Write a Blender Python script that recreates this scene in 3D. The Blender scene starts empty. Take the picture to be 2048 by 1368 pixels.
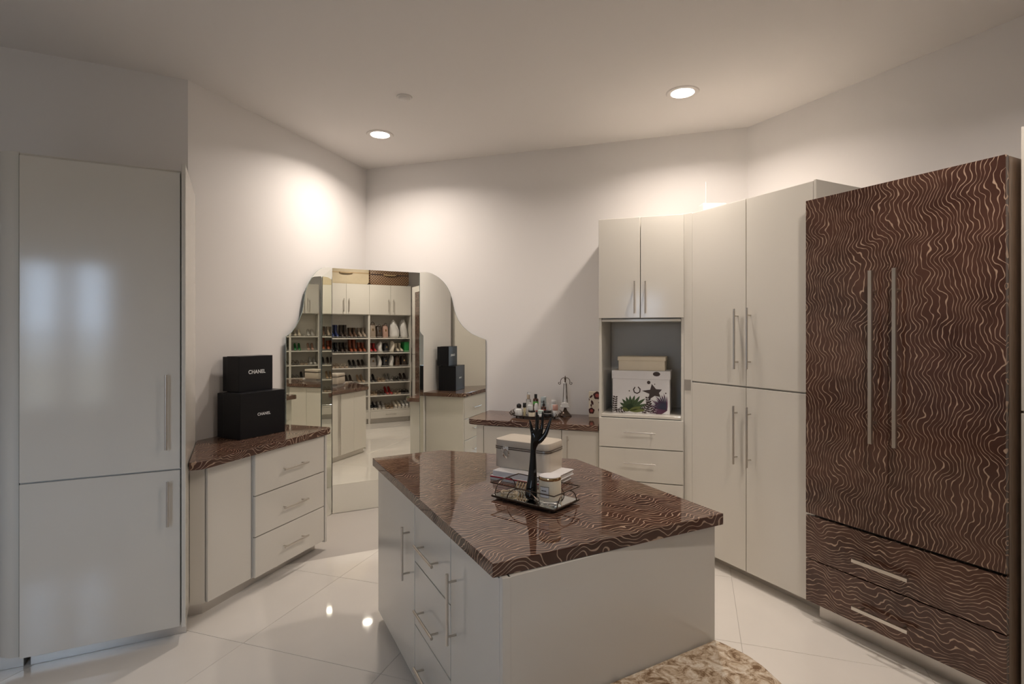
import bpy, bmesh, math, random
from mathutils import Vector, Matrix
random.seed(7)
SC = bpy.context.scene
COL = SC.collection
PI = math.pi
R2 = math.sqrt(.5)

# ------------------------------------------------------------------ camera
cam_d = bpy.data.cameras.new('camera'); cam = bpy.data.objects.new('camera', cam_d); COL.objects.link(cam)
cam_d.sensor_width = 36.0; cam_d.lens = 1098.8/2048*36; cam_d.shift_y = -15/2048
cam_d.clip_start = .02
cam.location = (0, 0, 1.6); cam.rotation_euler = (PI/2, 0, math.radians(18.45))
SC.camera = cam

# ------------------------------------------------------------------ world (daylight, seen through the windows only)
wd = bpy.data.worlds.new('daylight'); SC.world = wd; wd.use_nodes = True
nt = wd.node_tree; nt.nodes.clear()
wo = nt.nodes.new('ShaderNodeOutputWorld'); bg = nt.nodes.new('ShaderNodeBackground')
bg.inputs['Color'].default_value = (.62, .78, 1.0, 1); bg.inputs['Strength'].default_value = 8.0
nt.links.new(bg.outputs[0], wo.inputs[0])
wtc = nt.nodes.new('ShaderNodeTexCoord'); wsp = nt.nodes.new('ShaderNodeSeparateXYZ'); wmr = nt.nodes.new('ShaderNodeMapRange'); wmx = nt.nodes.new('ShaderNodeMix'); wmx.data_type = 'RGBA'
wmr.inputs['From Min'].default_value = -.04; wmr.inputs['From Max'].default_value = .02
nt.links.new(wtc.outputs['Generated'], wsp.inputs[0]); nt.links.new(wsp.outputs[2], wmr.inputs['Value']); nt.links.new(wmr.outputs[0], wmx.inputs['Factor'])
wmx.inputs['A'].default_value = (.20, .21, .20, 1); wmx.inputs['B'].default_value = (.60, .77, 1.0, 1)     # ground below the horizon, hazy sky above
nt.links.new(wmx.outputs['Result'], bg.inputs['Color'])

WARM = (1.0, .885, .785)
SC.view_settings.view_transform = 'Standard'; SC.view_settings.look = 'None'
SC.view_settings.gamma = 1.0; SC.view_settings.use_curve_mapping = False
SC.view_settings.exposure = 0.88

# ------------------------------------------------------------------ materials
def new_mat(name):
    m = bpy.data.materials.new(name); m.use_nodes = True
    return m, m.node_tree, m.node_tree.nodes['Principled BSDF']
def mat(name, col, rough=.5, metal=0, bump=0, bscale=60, var=0, vscale=8, coat=0, spec=.5, trans=0, stretch=None, emis=0):
    m, t, b = new_mat(name)
    b.inputs['Base Color'].default_value = (*col, 1); b.inputs['Roughness'].default_value = rough
    b.inputs['Metallic'].default_value = metal; b.inputs['Specular IOR Level'].default_value = spec
    b.inputs['Coat Weight'].default_value = coat; b.inputs['Coat Roughness'].default_value = .03
    b.inputs['Transmission Weight'].default_value = trans
    if emis:
        b.inputs['Emission Color'].default_value = (*col, 1); b.inputs['Emission Strength'].default_value = emis
    tc = t.nodes.new('ShaderNodeTexCoord'); mp = t.nodes.new('ShaderNodeMapping')
    t.links.new(tc.outputs['Object'], mp.inputs['Vector'])
    if stretch: mp.inputs['Scale'].default_value = stretch
    if var:
        n = t.nodes.new('ShaderNodeTexNoise'); n.inputs['Scale'].default_value = vscale; n.inputs['Detail'].default_value = 4
        t.links.new(mp.outputs[0], n.inputs['Vector'])
        r = t.nodes.new('ShaderNodeValToRGB')
        r.color_ramp.elements[0].position = .3; r.color_ramp.elements[1].position = .7
        r.color_ramp.elements[0].color = (*[c*(1-var) for c in col], 1); r.color_ramp.elements[1].color = (*[min(1, c*(1+var)) for c in col], 1)
        t.links.new(n.outputs['Fac'], r.inputs[0]); t.links.new(r.outputs[0], b.inputs['Base Color'])
    if bump:
        n = t.nodes.new('ShaderNodeTexNoise'); n.inputs['Scale'].default_value = bscale; n.inputs['Detail'].default_value = 3
        t.links.new(mp.outputs[0], n.inputs['Vector'])
        bp = t.nodes.new('ShaderNodeBump'); bp.inputs['Strength'].default_value = bump; bp.inputs['Distance'].default_value = .002
        t.links.new(n.outputs['Fac'], bp.inputs['Height']); t.links.new(bp.outputs[0], b.inputs['Normal'])
    return m
def wood(name, across, freq=58, rough=.06, line=(.44, .31, .225), thr=1.05):
    """dark veneer with thin pale wavy lines; `across` is the local axis (0,1,2) that the lines step along"""
    m, t, b = new_mat(name); N = t.nodes.new; L = t.links.new
    tc = N('ShaderNodeTexCoord'); sp = N('ShaderNodeSeparateXYZ'); L(tc.outputs['Object'], sp.inputs[0])
    def mth(op, a, c=None, d=None):
        n = N('ShaderNodeMath'); n.operation = op
        for i, v in enumerate((a, c, d)):
            if v is None: continue
            if isinstance(v, (int, float)): n.inputs[i].default_value = v
            else: L(v, n.inputs[i])
        return n.outputs[0]
    def noise(scale, sc3, det=2, off=0):
        mp = N('ShaderNodeMapping'); mp.inputs['Scale'].default_value = sc3; mp.inputs['Location'].default_value = (off, off*.7, off*.3)
        L(tc.outputs['Object'], mp.inputs[0])
        n = N('ShaderNodeTexNoise'); n.inputs['Scale'].default_value = scale; n.inputs['Detail'].default_value = det; n.inputs['Roughness'].default_value = .5
        L(mp.outputs[0], n.inputs['Vector']); return n.outputs['Fac']
    sc = [1.3, 1.3, 1.3]; sc[across] = .8
    sa = [.8, .8, .8]; sa[across] = 1.3
    u = sp.outputs[across]
    if across == 1: u = mth('ADD', u, mth('MULTIPLY', sp.outputs[2], .8))
    v = mth('MULTIPLY', u, freq)
    v = mth('ADD', v, mth('MULTIPLY', noise(5.0, sc, 1.2), 9.5))
    v = mth('ADD', v, mth('MULTIPLY', noise(12, sc, 0.6, 3.1), 2.6))
    v = mth('ADD', v, mth('MULTIPLY', noise(38, sa, 0, 5.7), .6))
    fr = mth('FRACT', v); tri = mth('MULTIPLY', mth('ABSOLUTE', mth('SUBTRACT', fr, .5)), 2.0)   # 1 at the line
    w = mth('MULTIPLY_ADD', noise(30, sa, 1, 9.2), -.42, thr)      # threshold
    mr = N('ShaderNodeMapRange'); mr.interpolation_type = 'SMOOTHSTEP'
    L(tri, mr.inputs['Value']); L(mth('SUBTRACT', w, .07), mr.inputs['From Min']); L(mth('ADD', w, .07), mr.inputs['From Max'])
    r = N('ShaderNodeValToRGB'); r.color_ramp.elements[0].color = (.055, .023, .016, 1); r.color_ramp.elements[1].color = (.092, .043, .030, 1)
    r.color_ramp.elements[0].position = .35; r.color_ramp.elements[1].position = .65
    L(noise(5, (1, 1, 1), 3, 2.2), r.inputs[0])
    mx = N('ShaderNodeMix'); mx.data_type = 'RGBA'
    L(mr.outputs[0], mx.inputs['Factor']); L(r.outputs[0], mx.inputs['A']); mx.inputs['B'].default_value = (*line, 1)
    L(mx.outputs['Result'], b.inputs['Base Color'])
    b.inputs['Roughness'].default_value = rough
    return m
def mirror_mat(name, tint=(.90, .91, .86)):
    m, t, b = new_mat(name)
    b.inputs['Base Color'].default_value = (*tint, 1); b.inputs['Metallic'].default_value = 1; b.inputs['Roughness'].default_value = .0
    return m
def pane_mat(name):
    m = bpy.data.materials.new(name); m.use_nodes = True; t = m.node_tree; t.nodes.clear()
    o = t.nodes.new('ShaderNodeOutputMaterial'); mx = t.nodes.new('ShaderNodeMixShader'); a = t.nodes.new('ShaderNodeBsdfTransparent'); g = t.nodes.new('ShaderNodeBsdfGlossy')
    g.inputs['Roughness'].default_value = .02; mx.inputs[0].default_value = .08
    t.links.new(a.outputs[0], mx.inputs[1]); t.links.new(g.outputs[0], mx.inputs[2]); t.links.new(mx.outputs[0], o.inputs[0]); return m
def monogram_mat(name):
    m, t, b = new_mat(name); N = t.nodes.new; L = t.links.new
    tc = N('ShaderNodeTexCoord'); sp = N('ShaderNodeSeparateXYZ'); cb = N('ShaderNodeCombineXYZ'); L(tc.outputs['Object'], sp.inputs[0])
    for i, op in enumerate(('ADD', 'SUBTRACT')):
        n = N('ShaderNodeMath'); n.operation = op; L(sp.outputs[0], n.inputs[0]); L(sp.outputs[2], n.inputs[1]); L(n.outputs[0], cb.inputs[i])
    vo = N('ShaderNodeTexVoronoi'); vo.voronoi_dimensions = '2D'; vo.inputs['Randomness'].default_value = 0; vo.inputs['Scale'].default_value = 21
    L(cb.outputs[0], vo.inputs['Vector'])
    r = N('ShaderNodeValToRGB'); r.color_ramp.elements[0].position = .26; r.color_ramp.elements[0].color = (.46, .29, .14, 1)
    r.color_ramp.elements[1].position = .34; r.color_ramp.elements[1].color = (.13, .07, .043, 1)
    L(vo.outputs['Distance'], r.inputs[0]); L(r.outputs[0], b.inputs['Base Color']); b.inputs['Roughness'].default_value = .45
    return m
def fur_mat(name):
    m, t, b = new_mat(name); N = t.nodes.new; L = t.links.new
    tc = N('ShaderNodeTexCoord'); n = N('ShaderNodeTexNoise'); n.inputs['Scale'].default_value = 19; n.inputs['Detail'].default_value = 9; n.inputs['Roughness'].default_value = .72; n.inputs['Distortion'].default_value = .8
    L(tc.outputs['Object'], n.inputs['Vector'])
    r = N('ShaderNodeValToRGB'); e = r.color_ramp.elements
    e[0].position = .40; e[0].color = (.20, .115, .055, 1); e[1].position = .60; e[1].color = (.76, .68, .57, 1)
    x = e.new(.50); x.color = (.55, .42, .29, 1)
    L(n.outputs['Fac'], r.inputs[0]); L(r.outputs[0], b.inputs['Base Color']); b.inputs['Roughness'].default_value = .9
    n2 = N('ShaderNodeTexNoise'); n2.inputs['Scale'].default_value = 160; L(tc.outputs['Object'], n2.inputs['Vector'])
    bp = N('ShaderNodeBump'); bp.inputs['Strength'].default_value = .7; bp.inputs['Distance'].default_value = .004
    L(n2.outputs['Fac'], bp.inputs['Height']); L(bp.outputs[0], b.inputs['Normal'])
    return m

M = dict(
 wall=mat('wall_paint', (.80, .772, .752), .65, bump=.05, bscale=180),
 ceil=mat('ceiling_paint', (.79, .755, .725), .8, bump=.05, bscale=150),
 tile=mat('glossy_floor_tile', (.80, .755, .70), .045, var=.03, vscale=2.5, spec=.55),
 grout=mat('grout', (.50, .46, .42), .8),
 lac=mat('ivory_lacquer', (.70, .665, .60), .11, bump=.04, bscale=320, stretch=(1, 1, .25), spec=.5),
 body=mat('ivory_carcass', (.66, .625, .565), .3),
 niche=mat('niche_lining', (.70, .665, .60), .3),
 alu=mat('toe_aluminium', (.60, .57, .53), .28, metal=.75, bump=.04, bscale=200, stretch=(.1, 1, 1)),
 steel=mat('brushed_steel', (.62, .58, .53), .28, metal=1, bump=.03, bscale=300),
 chrome=mat('chrome', (.85, .84, .82), .06, metal=1, var=.02),
 woodz=wood('veneer_vertical_lines', 0, freq=54, rough=.16, thr=1.085),
 woodx=wood('veneer_horizontal_lines', 2, freq=54, rough=.16, thr=1.085),
 woodt=wood('veneer_worktop', 1, freq=58, rough=.035, thr=1.05),
 wedge=mat('veneer_edge', (.20, .135, .095), .3, var=.35, vscale=30, stretch=(6, 6, .4)),
 dark=mat('refrigerator_casing', (.16, .14, .13), .5, var=.1),
 mirror=mirror_mat('mirror_glass'), medge=mat('mirror_edge', (.35, .42, .40), .15, metal=.5),
 pane=pane_mat('window_pane'), wframe=mat('window_frame_paint', (.75, .75, .75), .4),
 black=mat('black_card', (.006, .006, .008), .36, bump=.1, bscale=400, spec=.3),
 white=mat('white_print', (.80, .80, .80), .5, var=.02),
 cream=mat('cream_card', (.70, .62, .48), .5, var=.04),
 wcard=mat('white_card', (.78, .76, .76), .5, var=.03),
 gloss_black=mat('black_ceramic', (.004, .004, .0045), .05, spec=.5, var=.1),
 bronze=mat('dark_bronze_wire', (.10, .075, .06), .3, metal=.9, var=.1),
 glass=mat('clear_glass', (.92, .94, .93), .04, trans=.85, var=.01),
 wax=mat('cream_wax', (.78, .70, .54), .35, var=.03),
 case=mat('taupe_leatherette', (.60, .53, .44), .38, bump=.08, bscale=250),
 pewter=mat('pewter_trim', (.17, .14, .12), .25, metal=.8, var=.08),
 fur=fur_mat('fur_fabric'), oak=mat('dark_leg_wood', (.07, .04, .03), .4, var=.2),
 lens=mat('lamp_lens', (1.0, .93, .84), .4, emis=14.0), trim=mat('lamp_trim', (.76, .72, .68), .4, var=.02),
 plastic=mat('white_plastic', (.74, .71, .68), .4, var=.02),
 mono=monogram_mat('patterned_canvas'), tan=mat('tan_leather', (.50, .36, .20), .45, var=.08),
 beige_canvas=mat('beige_canvas', (.62, .52, .36), .6, bump=.2, bscale=200, var=.04),
)
def cmat(name, col, rough=.45, **k):
    if name not in M: M[name] = mat(name, col, rough, var=.08, **k)
    return M[name]

# ------------------------------------------------------------------ mesh helpers
def finish(name, bm, m, parent=None, smooth=False, bevel=0, seg=1, mats=None, angle=40):
    bmesh.ops.remove_doubles(bm, verts=bm.verts, dist=1e-6)
    bmesh.ops.recalc_face_normals(bm, faces=bm.faces)
    if bevel:
        ed = [e for e in bm.edges if len(e.link_faces) == 2 and e.calc_face_angle(0) > .6]
        bmesh.ops.bevel(bm, geom=ed, offset=bevel, segments=seg, affect='EDGES', profile=.5)
    me = bpy.data.meshes.new(name); bm.to_mesh(me); bm.free()
    for x in (mats or [m]): me.materials.append(M[x] if isinstance(x, str) else x)
    if smooth:
        me.polygons.foreach_set('use_smooth', [True]*len(me.polygons))
        try: me.set_sharp_from_angle(angle=math.radians(angle))
        except Exception: pass
    o = bpy.data.objects.new(name, me); COL.objects.link(o)
    if parent: o.parent = parent
    return o
def bx(bm, x0, x1, y0, y1, z0, z1):
    vs = [bm.verts.new((x, y, z)) for z in (z0, z1) for y in (y0, y1) for x in (x0, x1)]
    for f in ((0, 2, 3, 1), (4, 5, 7, 6), (0, 1, 5, 4), (2, 6, 7, 3), (0, 4, 6, 2), (1, 3, 7, 5)):
        bm.faces.new([vs[i] for i in f])
def box(name, x0, x1, y0, y1, z0, z1, m, parent=None, bevel=.0015, seg=1):
    bm = bmesh.new(); bx(bm, x0, x1, y0, y1, z0, z1)
    return finish(name, bm, m, parent, bevel=bevel, seg=seg)
def prism(bm, pts, z0, z1):
    a = [bm.verts.new((x, y, z0)) for x, y in pts]; b = [bm.verts.new((x, y, z1)) for x, y in pts]
    n = len(pts)
    bm.faces.new(a[::-1]); bm.faces.new(b)
    for i in range(n): bm.faces.new((a[i], a[(i+1) % n], b[(i+1) % n], b[i]))
def ring(bm, c, ux, uy, n):
    return [bm.verts.new(Vector(c)+Vector(ux)*math.cos(2*PI*i/n)+Vector(uy)*math.sin(2*PI*i/n)) for i in range(n)]
def skin(bm, rings, cap0=True, cap1=True, closed=False):
    n = len(rings[0])
    prs = list(zip(rings, rings[1:])) + ([(rings[-1], rings[0])] if closed else [])
    for a, b in prs:
        for i in range(n):
            bm.faces.new((a[i], a[(i+1) % n], b[(i+1) % n], b[i]))
    if not closed:
        if cap0: bm.faces.new(rings[0][::-1])
        if cap1: bm.faces.new(rings[-1])
def cyl(bm, p0, p1, r0, r1=None, n=12):
    r1 = r0 if r1 is None else r1
    p0 = Vector(p0); p1 = Vector(p1); d = (p1-p0).normalized()
    a = d.orthogonal().normalized(); b = d.cross(a)
    skin(bm, [ring(bm, p0, a*r0, b*r0, n), ring(bm, p1, a*r1, b*r1, n)])
def tube(bm, pts, r, n=6, closed=False):
    pts = [Vector(p) for p in pts]; rings = []; up = None
    rr = r if isinstance(r, (list, tuple)) else [r]*len(pts)
    for i, p in enumerate(pts):
        if closed: d = pts[(i+1) % len(pts)]-pts[i-1]
        else: d = pts[min(i+1, len(pts)-1)]-pts[max(i-1, 0)]
        d.normalize()
        if up is None: up = d.orthogonal().normalized()
        a = (up-d*up.dot(d))
        a = a.normalized() if a.length > 1e-6 else d.orthogonal().normalized()
        up = a; b = d.cross(a); rings.append(ring(bm, p, a*rr[i], b*rr[i], n))
    skin(bm, rings, closed=closed)
def lathe(bm, prof, c=(0, 0, 0), n=24, sx=1, sy=1):
    rings = [ring(bm, (c[0], c[1], c[2]+z), (max(r, 1e-4)*sx, 0, 0), (0, max(r, 1e-4)*sy, 0), n) for r, z in prof]
    skin(bm, rings)
def sphere(bm, c, r, n=10, sx=1, sy=1, sz=1):
    k = n//2
    lathe(bm, [(r*math.sin(PI*i/k), -r*sz*math.cos(PI*i/k)) for i in range(k+1)], c, n, sx, sy)
def thing(name, label, cat, loc=(0, 0, 0), deg=0, group=None):
    o = bpy.data.objects.new(name, None); COL.objects.link(o); o.empty_display_size = .05
    o.location = loc; o.rotation_euler = (0, 0, math.radians(deg)); o['label'] = label; o['category'] = cat
    if group: o['group'] = group
    return o
def tag(o, label, cat, group=None):
    o['label'] = label; o['category'] = cat
    if group: o['group'] = group
    return o
def struct(o): o['kind'] = 'structure'; return o
def copy_tree(o, parent=None):
    c = o.copy(); COL.objects.link(c); c.parent = parent
    for ch in list(o.children): copy_tree(ch, c)
    return c

def handle(parent, p0, p1, r=.006, off=.036, square=False):
    """bar handle lying in front (-y) of a face at local y=p0[1]; ends p0,p1"""
    p0 = Vector(p0); p1 = Vector(p1); d = p1-p0; bm = bmesh.new(); o = Vector((0, -off, 0))
    if square:
        w = r
        if abs(d.z) > abs(d.x): bx(bm, p0.x-w, p0.x+w, p0.y-off-.007, p0.y-off+.007, p0.z, p1.z)
        else: bx(bm, p0.x, p1.x, p0.y-off-.007, p0.y-off+.007, p0.z-w, p0.z+w)
    else: cyl(bm, p0+o, p1+o, r, n=12)
    for f in (.12, .88):
        q = p0+d*f; cyl(bm, q+o, q, r*.72, n=8)
    return finish('handle', bm, 'steel', parent, smooth=True)
def door(parent, x0, x1, z0, z1, y=0, t=.02, m='lac', h=None, name='door', **k):
    o = box(name, x0+.0015, x1-.0015, y, y+t, z0+.0015, z1-.0015, m, parent, bevel=.002, seg=2)
    if h:
        if h[0] == 'v': handle(o, (h[1], y, h[2]), (h[1], y, h[3]), **k)
        else: handle(o, (h[1], y, h[3]), (h[2], y, h[3]), **k)
    return o

# ------------------------------------------------------------------ room shell
ZC = 3.245
XL, YB, SF, NT, NW, SE = -3.11, 4.73, 5.127, -5.815, .495, -4.2   # left x, back y, right x+y, angled x-y, window wall x-y, end x+y
def P2(s, d): return ((s+d)/2, (s-d)/2)
corner = [(XL, YB), (SF-YB, YB), P2(SF, NW), P2(SE, NW), P2(SE, NT), (XL, XL-NT)]
def wall(name, a, b, t=.1, mt='wall'):
    a = Vector((*a, 0)); b = Vector((*b, 0)); d = (b-a).normalized(); o = Vector((-d.y, d.x, 0))*t
    bm = bmesh.new(); prism(bm, [(a-d*.0)[:2], (b+d*.0)[:2], (b+o)[:2], (a+o)[:2]], -.02, ZC)
    return struct(finish(name, bm, mt))
wall('wall_back', corner[0], corner[1]); wall('wall_right', corner[1], corner[2])
wall('wall_end', corner[3], corner[4]); wall('wall_angled', corner[4], corner[5]); wall('wall_left', corner[5], corner[0])
# window wall (behind the viewpoint) with the two window openings mirrored in the tall cabinet door; local x runs from the right end to the left
ww = bpy.data.objects.new('wall_window', None); COL.objects.link(ww); struct(ww)
ww.location = (*P2(SF, NW), 0); ww.rotation_euler = (0, 0, math.radians(225))
sR = SF*R2; LW = (SF-SE)*R2
wins = [(1.22, 1.49), (1.63, 1.93)]            # distances left of the foot point, as -s
x = 0
bm = bmesh.new()
for a, b in wins:
    a += sR; b += sR
    bx(bm, x, a, 0, .1, -.02, ZC); bx(bm, a, b, 0, .1, -.02, .85); bx(bm, a, b, 0, .1, 2.35, ZC); x = b
bx(bm, x, LW, 0, .1, -.02, ZC)
finish('wall_panel', bm, 'wall', ww)
for i, (a, b) in enumerate(wins):
    a += sR; b += sR
    w = bpy.data.objects.new('window_%d' % (i+1), None); COL.objects.link(w); struct(w)
    w.location = ww.location; w.rotation_euler = ww.rotation_euler
    bm = bmesh.new(); f = .03
    bx(bm, a, a+f, .02, .07, .85, 2.35); bx(bm, b-f, b, .02, .07, .85, 2.35); bx(bm, a+f, b-f, .02, .07, .85, .85+f); bx(bm, a+f, b-f, .02, .07, 2.35-f, 2.35)
    bx(bm, a+f, b-f, .03, .06, 1.58, 1.605)
    finish('window_frame', bm, 'wframe', w)
    box('window_pane', a+f, b-f, .043, .047, .85+f, 2.35-f, 'pane', w, bevel=0)
    L = bpy.data.lights.new('window_%d_offscreen' % (i+1), 'AREA'); L.shape = 'RECTANGLE'; L.size = b-a; L.size_y = 1.5; L.cycles.is_portal = True
    lo = bpy.data.objects.new('window_%d_portal_offscreen' % (i+1), L); COL.objects.link(lo)
    mw = Matrix.Translation(ww.location) @ Matrix.Rotation(math.radians(225), 4, 'Z')
    lo.matrix_world = mw @ Matrix.Translation(((a+b)/2, .12, 1.6)) @ Matrix.Rotation(-PI/2, 4, 'X')
# ceiling
bm = bmesh.new(); prism(bm, [(p[0], p[1]) for p in corner][::-1], ZC, ZC+.08); struct(finish('ceiling', bm, 'ceil'))
# floor: grout bed with glossy tiles laid on a grid parallel to the left and back walls
def clip(poly, a, b, c):          # keep a*x+b*y<=c
    out = []
    for i in range(len(poly)):
        p, q = poly[i], poly[(i+1) % len(poly)]; fp = a*p[0]+b*p[1]-c; fq = a*q[0]+b*q[1]-c
        if fp <= 0: out.append(p)
        if (fp < 0) != (fq < 0) and abs(fp-fq) > 1e-9:
            t = fp/(fp-fq); out.append((p[0]+t*(q[0]-p[0]), p[1]+t*(q[1]-p[1])))
    return out
bm = bmesh.new(); prism(bm, [(p[0], p[1]) for p in corner][::-1], -.03, -.0015); fl = struct(finish('floor', bm, 'grout'))
TS = .8165; g = .0013; full = None
for i in range(-6, 8):
    for j in range(-7, 6):
        x0 = .226+i*TS; y0 = 3.077+j*TS
        pl = [(x0+g, y0+g), (x0+TS-g, y0+g), (x0+TS-g, y0+TS-g), (x0+g, y0+TS-g)]; n0 = list(pl)
        for c in ((0, 1, YB), (1, 1, SF), (1, -1, NW), (-1, -1, -SE), (-1, 1, -NT)): pl = clip(pl, *c) if len(pl) > 2 else pl
        if min(p[1] for p in n0) >= 2.7 and len(pl) > 2: pl = clip(pl, -1, 0, -XL)
        if len(pl) < 3: continue
        area = abs(sum(pl[k][0]*pl[(k+1) % len(pl)][1]-pl[(k+1) % len(pl)][0]*pl[k][1] for k in range(len(pl))))/2
        if area < .004: continue
        if area > (TS-2*g)**2-1e-4:
            if full is None:
                bm = bmesh.new(); prism(bm, [(-TS/2+g, -TS/2+g), (TS/2-g, -TS/2+g), (TS/2-g, TS/2-g), (-TS/2+g, TS/2-g)], -.01, 0)
                o = finish('tile', bm, 'tile', fl, bevel=.0006); full = o.data
            else:
                o = bpy.data.objects.new('tile', full); COL.objects.link(o); o.parent = fl
            o.location = (x0+TS/2, y0+TS/2, 0)
        else:
            bm = bmesh.new(); prism(bm, pl, -.01, 0); finish('tile', bm, 'tile', fl)

# ------------------------------------------------------------------ recessed downlights and ceiling sensor
def downlight(x, y, label, power, lamp):
    t = thing('recessed_downlight', label, 'ceiling light', (x, y, ZC), 0, 'recessed downlights')
    bm = bmesh.new(); rings = []
    for r, z in ((.075, -.001), (.078, -.006), (.105, -.006), (.110, -.0005), (.110, 0), (.072, 0)):
        rings.append(ring(bm, (0, 0, z), (r, 0, 0), (0, r, 0), 40))
    skin(bm, rings, closed=True); finish('trim_ring', bm, 'trim', t, smooth=True)
    bm = bmesh.new(); lathe(bm, [(0, -.0025), (.074, -.0025), (.074, -.0005), (0, -.0005)], n=40); finish('lens', bm, 'lens', t)
    L = bpy.data.lights.new(lamp, 'AREA'); L.shape = 'DISK'; L.size = .14; L.energy = power; L.color = WARM; L.spread = math.radians(150)
    lo = bpy.data.objects.new(lamp, L); COL.objects.link(lo); lo.location = (x, y, ZC-.012)
LIGHTS = [(-2.459, 3.942, 'lit recessed downlight in the ceiling above the corner mirror', 10, 'downlight_mirror'),
          (-.082, 3.909, 'lit recessed downlight in the ceiling above the niche cabinet', 10, 'downlight_niche'),
          # the lamp whose light throws the suitcases' shadow onto the shelf doors seen in the mirror
          (.80, 2.15, 'recessed downlight in the ceiling in front of the shoe shelves', 10, 'downlight_shelves_offscreen')]
for l in LIGHTS: downlight(*l)
t = thing('ceiling_sensor', 'small round white ceiling detector between the downlights', 'detector', (-1.911, 3.373, ZC))
bm = bmesh.new(); lathe(bm, [(0, -.022), (.030, -.021), (.038, -.014), (.040, -.008), (.0, -.008)], n=28); finish('cap', bm, 'plastic', t, smooth=True)
bm = bmesh.new(); lathe(bm, [(0, -.008), (.050, -.008), (.054, -.003), (.054, 0), (0, 0)], n=28); finish('base', bm, 'plastic', t, smooth=True)

# ------------------------------------------------------------------ tall cabinet on the angled wall
t = thing('tall_cabinet', 'tall glossy ivory cabinet with one long door above a shorter door, on the angled wall', 'cabinet', (-2.546, 2.17, 0), 45)
box('body', -.652, .0, .021, .735, .077, 2.458, 'body', t)
door(t, -.651, 0, .077, .896, h=('v', -.054, .616, .846), r=.0065)
door(t, -.651, 0, .9, 2.445, h=('v', -.061, 1.009, 1.394), r=.0065)
box('end_panel', .005, .024, -.012, .735, .077, 2.487, 'lac', t)
box('toe_kick', -.63, .022, .085, .1, 0, .077, 'alu', t)
# rounded filler column at its left
t = thing('filler_column', 'narrow ivory rounded filler column at the hinge side of the tall cabinet', 'filler panel', (-2.546, 2.17, 0), 45)
bm = bmesh.new(); pts = [(-.656, .02)] + [(-.656-.10*math.sin(a), .02-.0-.03*(math.cos(a)*0)-.0 + .10*(1-math.cos(a))) for a in [k*PI/16 for k in range(1, 9)]] + [(-.756, .60), (-.656, .60)]
prism(bm, pts, .08, 2.462); finish('panel', bm, 'lac', t, smooth=True)
box('toe_kick', -.75, -.656, .09, .3, 0, .0795, 'alu', t)

# ------------------------------------------------------------------ left base run
ZT = .903; TH = .043
t = thing('base_cabinet', 'ivory base cabinet with a plain door and angled filler beside the tall cabinet', 'cabinet', (-2.6155, 0, 0), 90, 'base cabinets under the left worktop')
bm = bmesh.new(); prism(bm, [(2.422, .034), (2.738, .034), (2.738, .43), (2.432, .128)], .077, ZT-TH); finish('body', bm, 'body', t)
door(t, 2.412, 2.738, .077, .852, y=.012)
bm = bmesh.new(); prism(bm, [(2.3515, .0752), (2.366, .0895), (2.4145, .041), (2.4045, .0235)], .077, ZT-TH); finish('filler_panel', bm, 'lac', t)
bm = bmesh.new(); prism(bm, [(2.335, .147), (2.35, .16), (2.433, .085), (2.74, .085), (2.74, .07), (2.425, .066)], 0, .0762); finish('toe_kick', bm, 'alu', t)
t = thing('drawer_unit', 'ivory three-drawer base unit between the plain door and the mirror', 'cabinet', (-2.6155, 0, 0), 90, 'base cabinets under the left worktop')
box('body', 2.742, 3.424, .01, .485, .077, ZT-TH, 'body', t)
for z0, z1, hz in ((.077, .33, .195), (.333, .587, .452), (.59, .852, .708)):
    door(t, 2.743, 3.414, z0, z1, y=-.012, name='drawer', h=('h', 2.965, 3.20, hz))
box('end_panel', 3.426, 3.446, -.012, .485, .06, ZT-TH, 'lac', t)
box('toe_kick', 2.745, 3.42, .075, .09, 0, .077, 'alu', t)
def worktop(name, label, pts, origin, deg, rnd=()):
    """pts in world coordinates"""
    c, s = math.cos(math.radians(-deg)), math.sin(math.radians(-deg))
    loc = [((x-origin[0])*c-(y-origin[1])*s, (x-origin[0])*s+(y-origin[1])*c) for x, y in pts]
    bm = bmesh.new(); prism(bm, loc, -TH, 0)
    o = finish(name, bm, 'woodt', bevel=.002, seg=2); o.location = (*origin, ZT); o.rotation_euler = (0, 0, math.radians(deg))
    return tag(o, label, 'worktop')
def arc(cx, cy, r, a0, a1, n=7):
    return [(cx+r*math.cos(math.radians(a0+(a1-a0)*k/(n-1))), cy+r*math.sin(math.radians(a0+(a1-a0)*k/(n-1)))) for k in range(n)]
worktop('worktop', 'glossy dark brown worktop with pale wavy lines carrying the two black boxes',
        [(-2.606, 2.272), (-2.563, 2.312), (-2.556, 2.345)] + arc(-2.63, 3.44, .05, 0, 90) + [(-3.107, 3.49), (-3.107, 2.772)], (-2.6, 2.3), 90)

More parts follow.
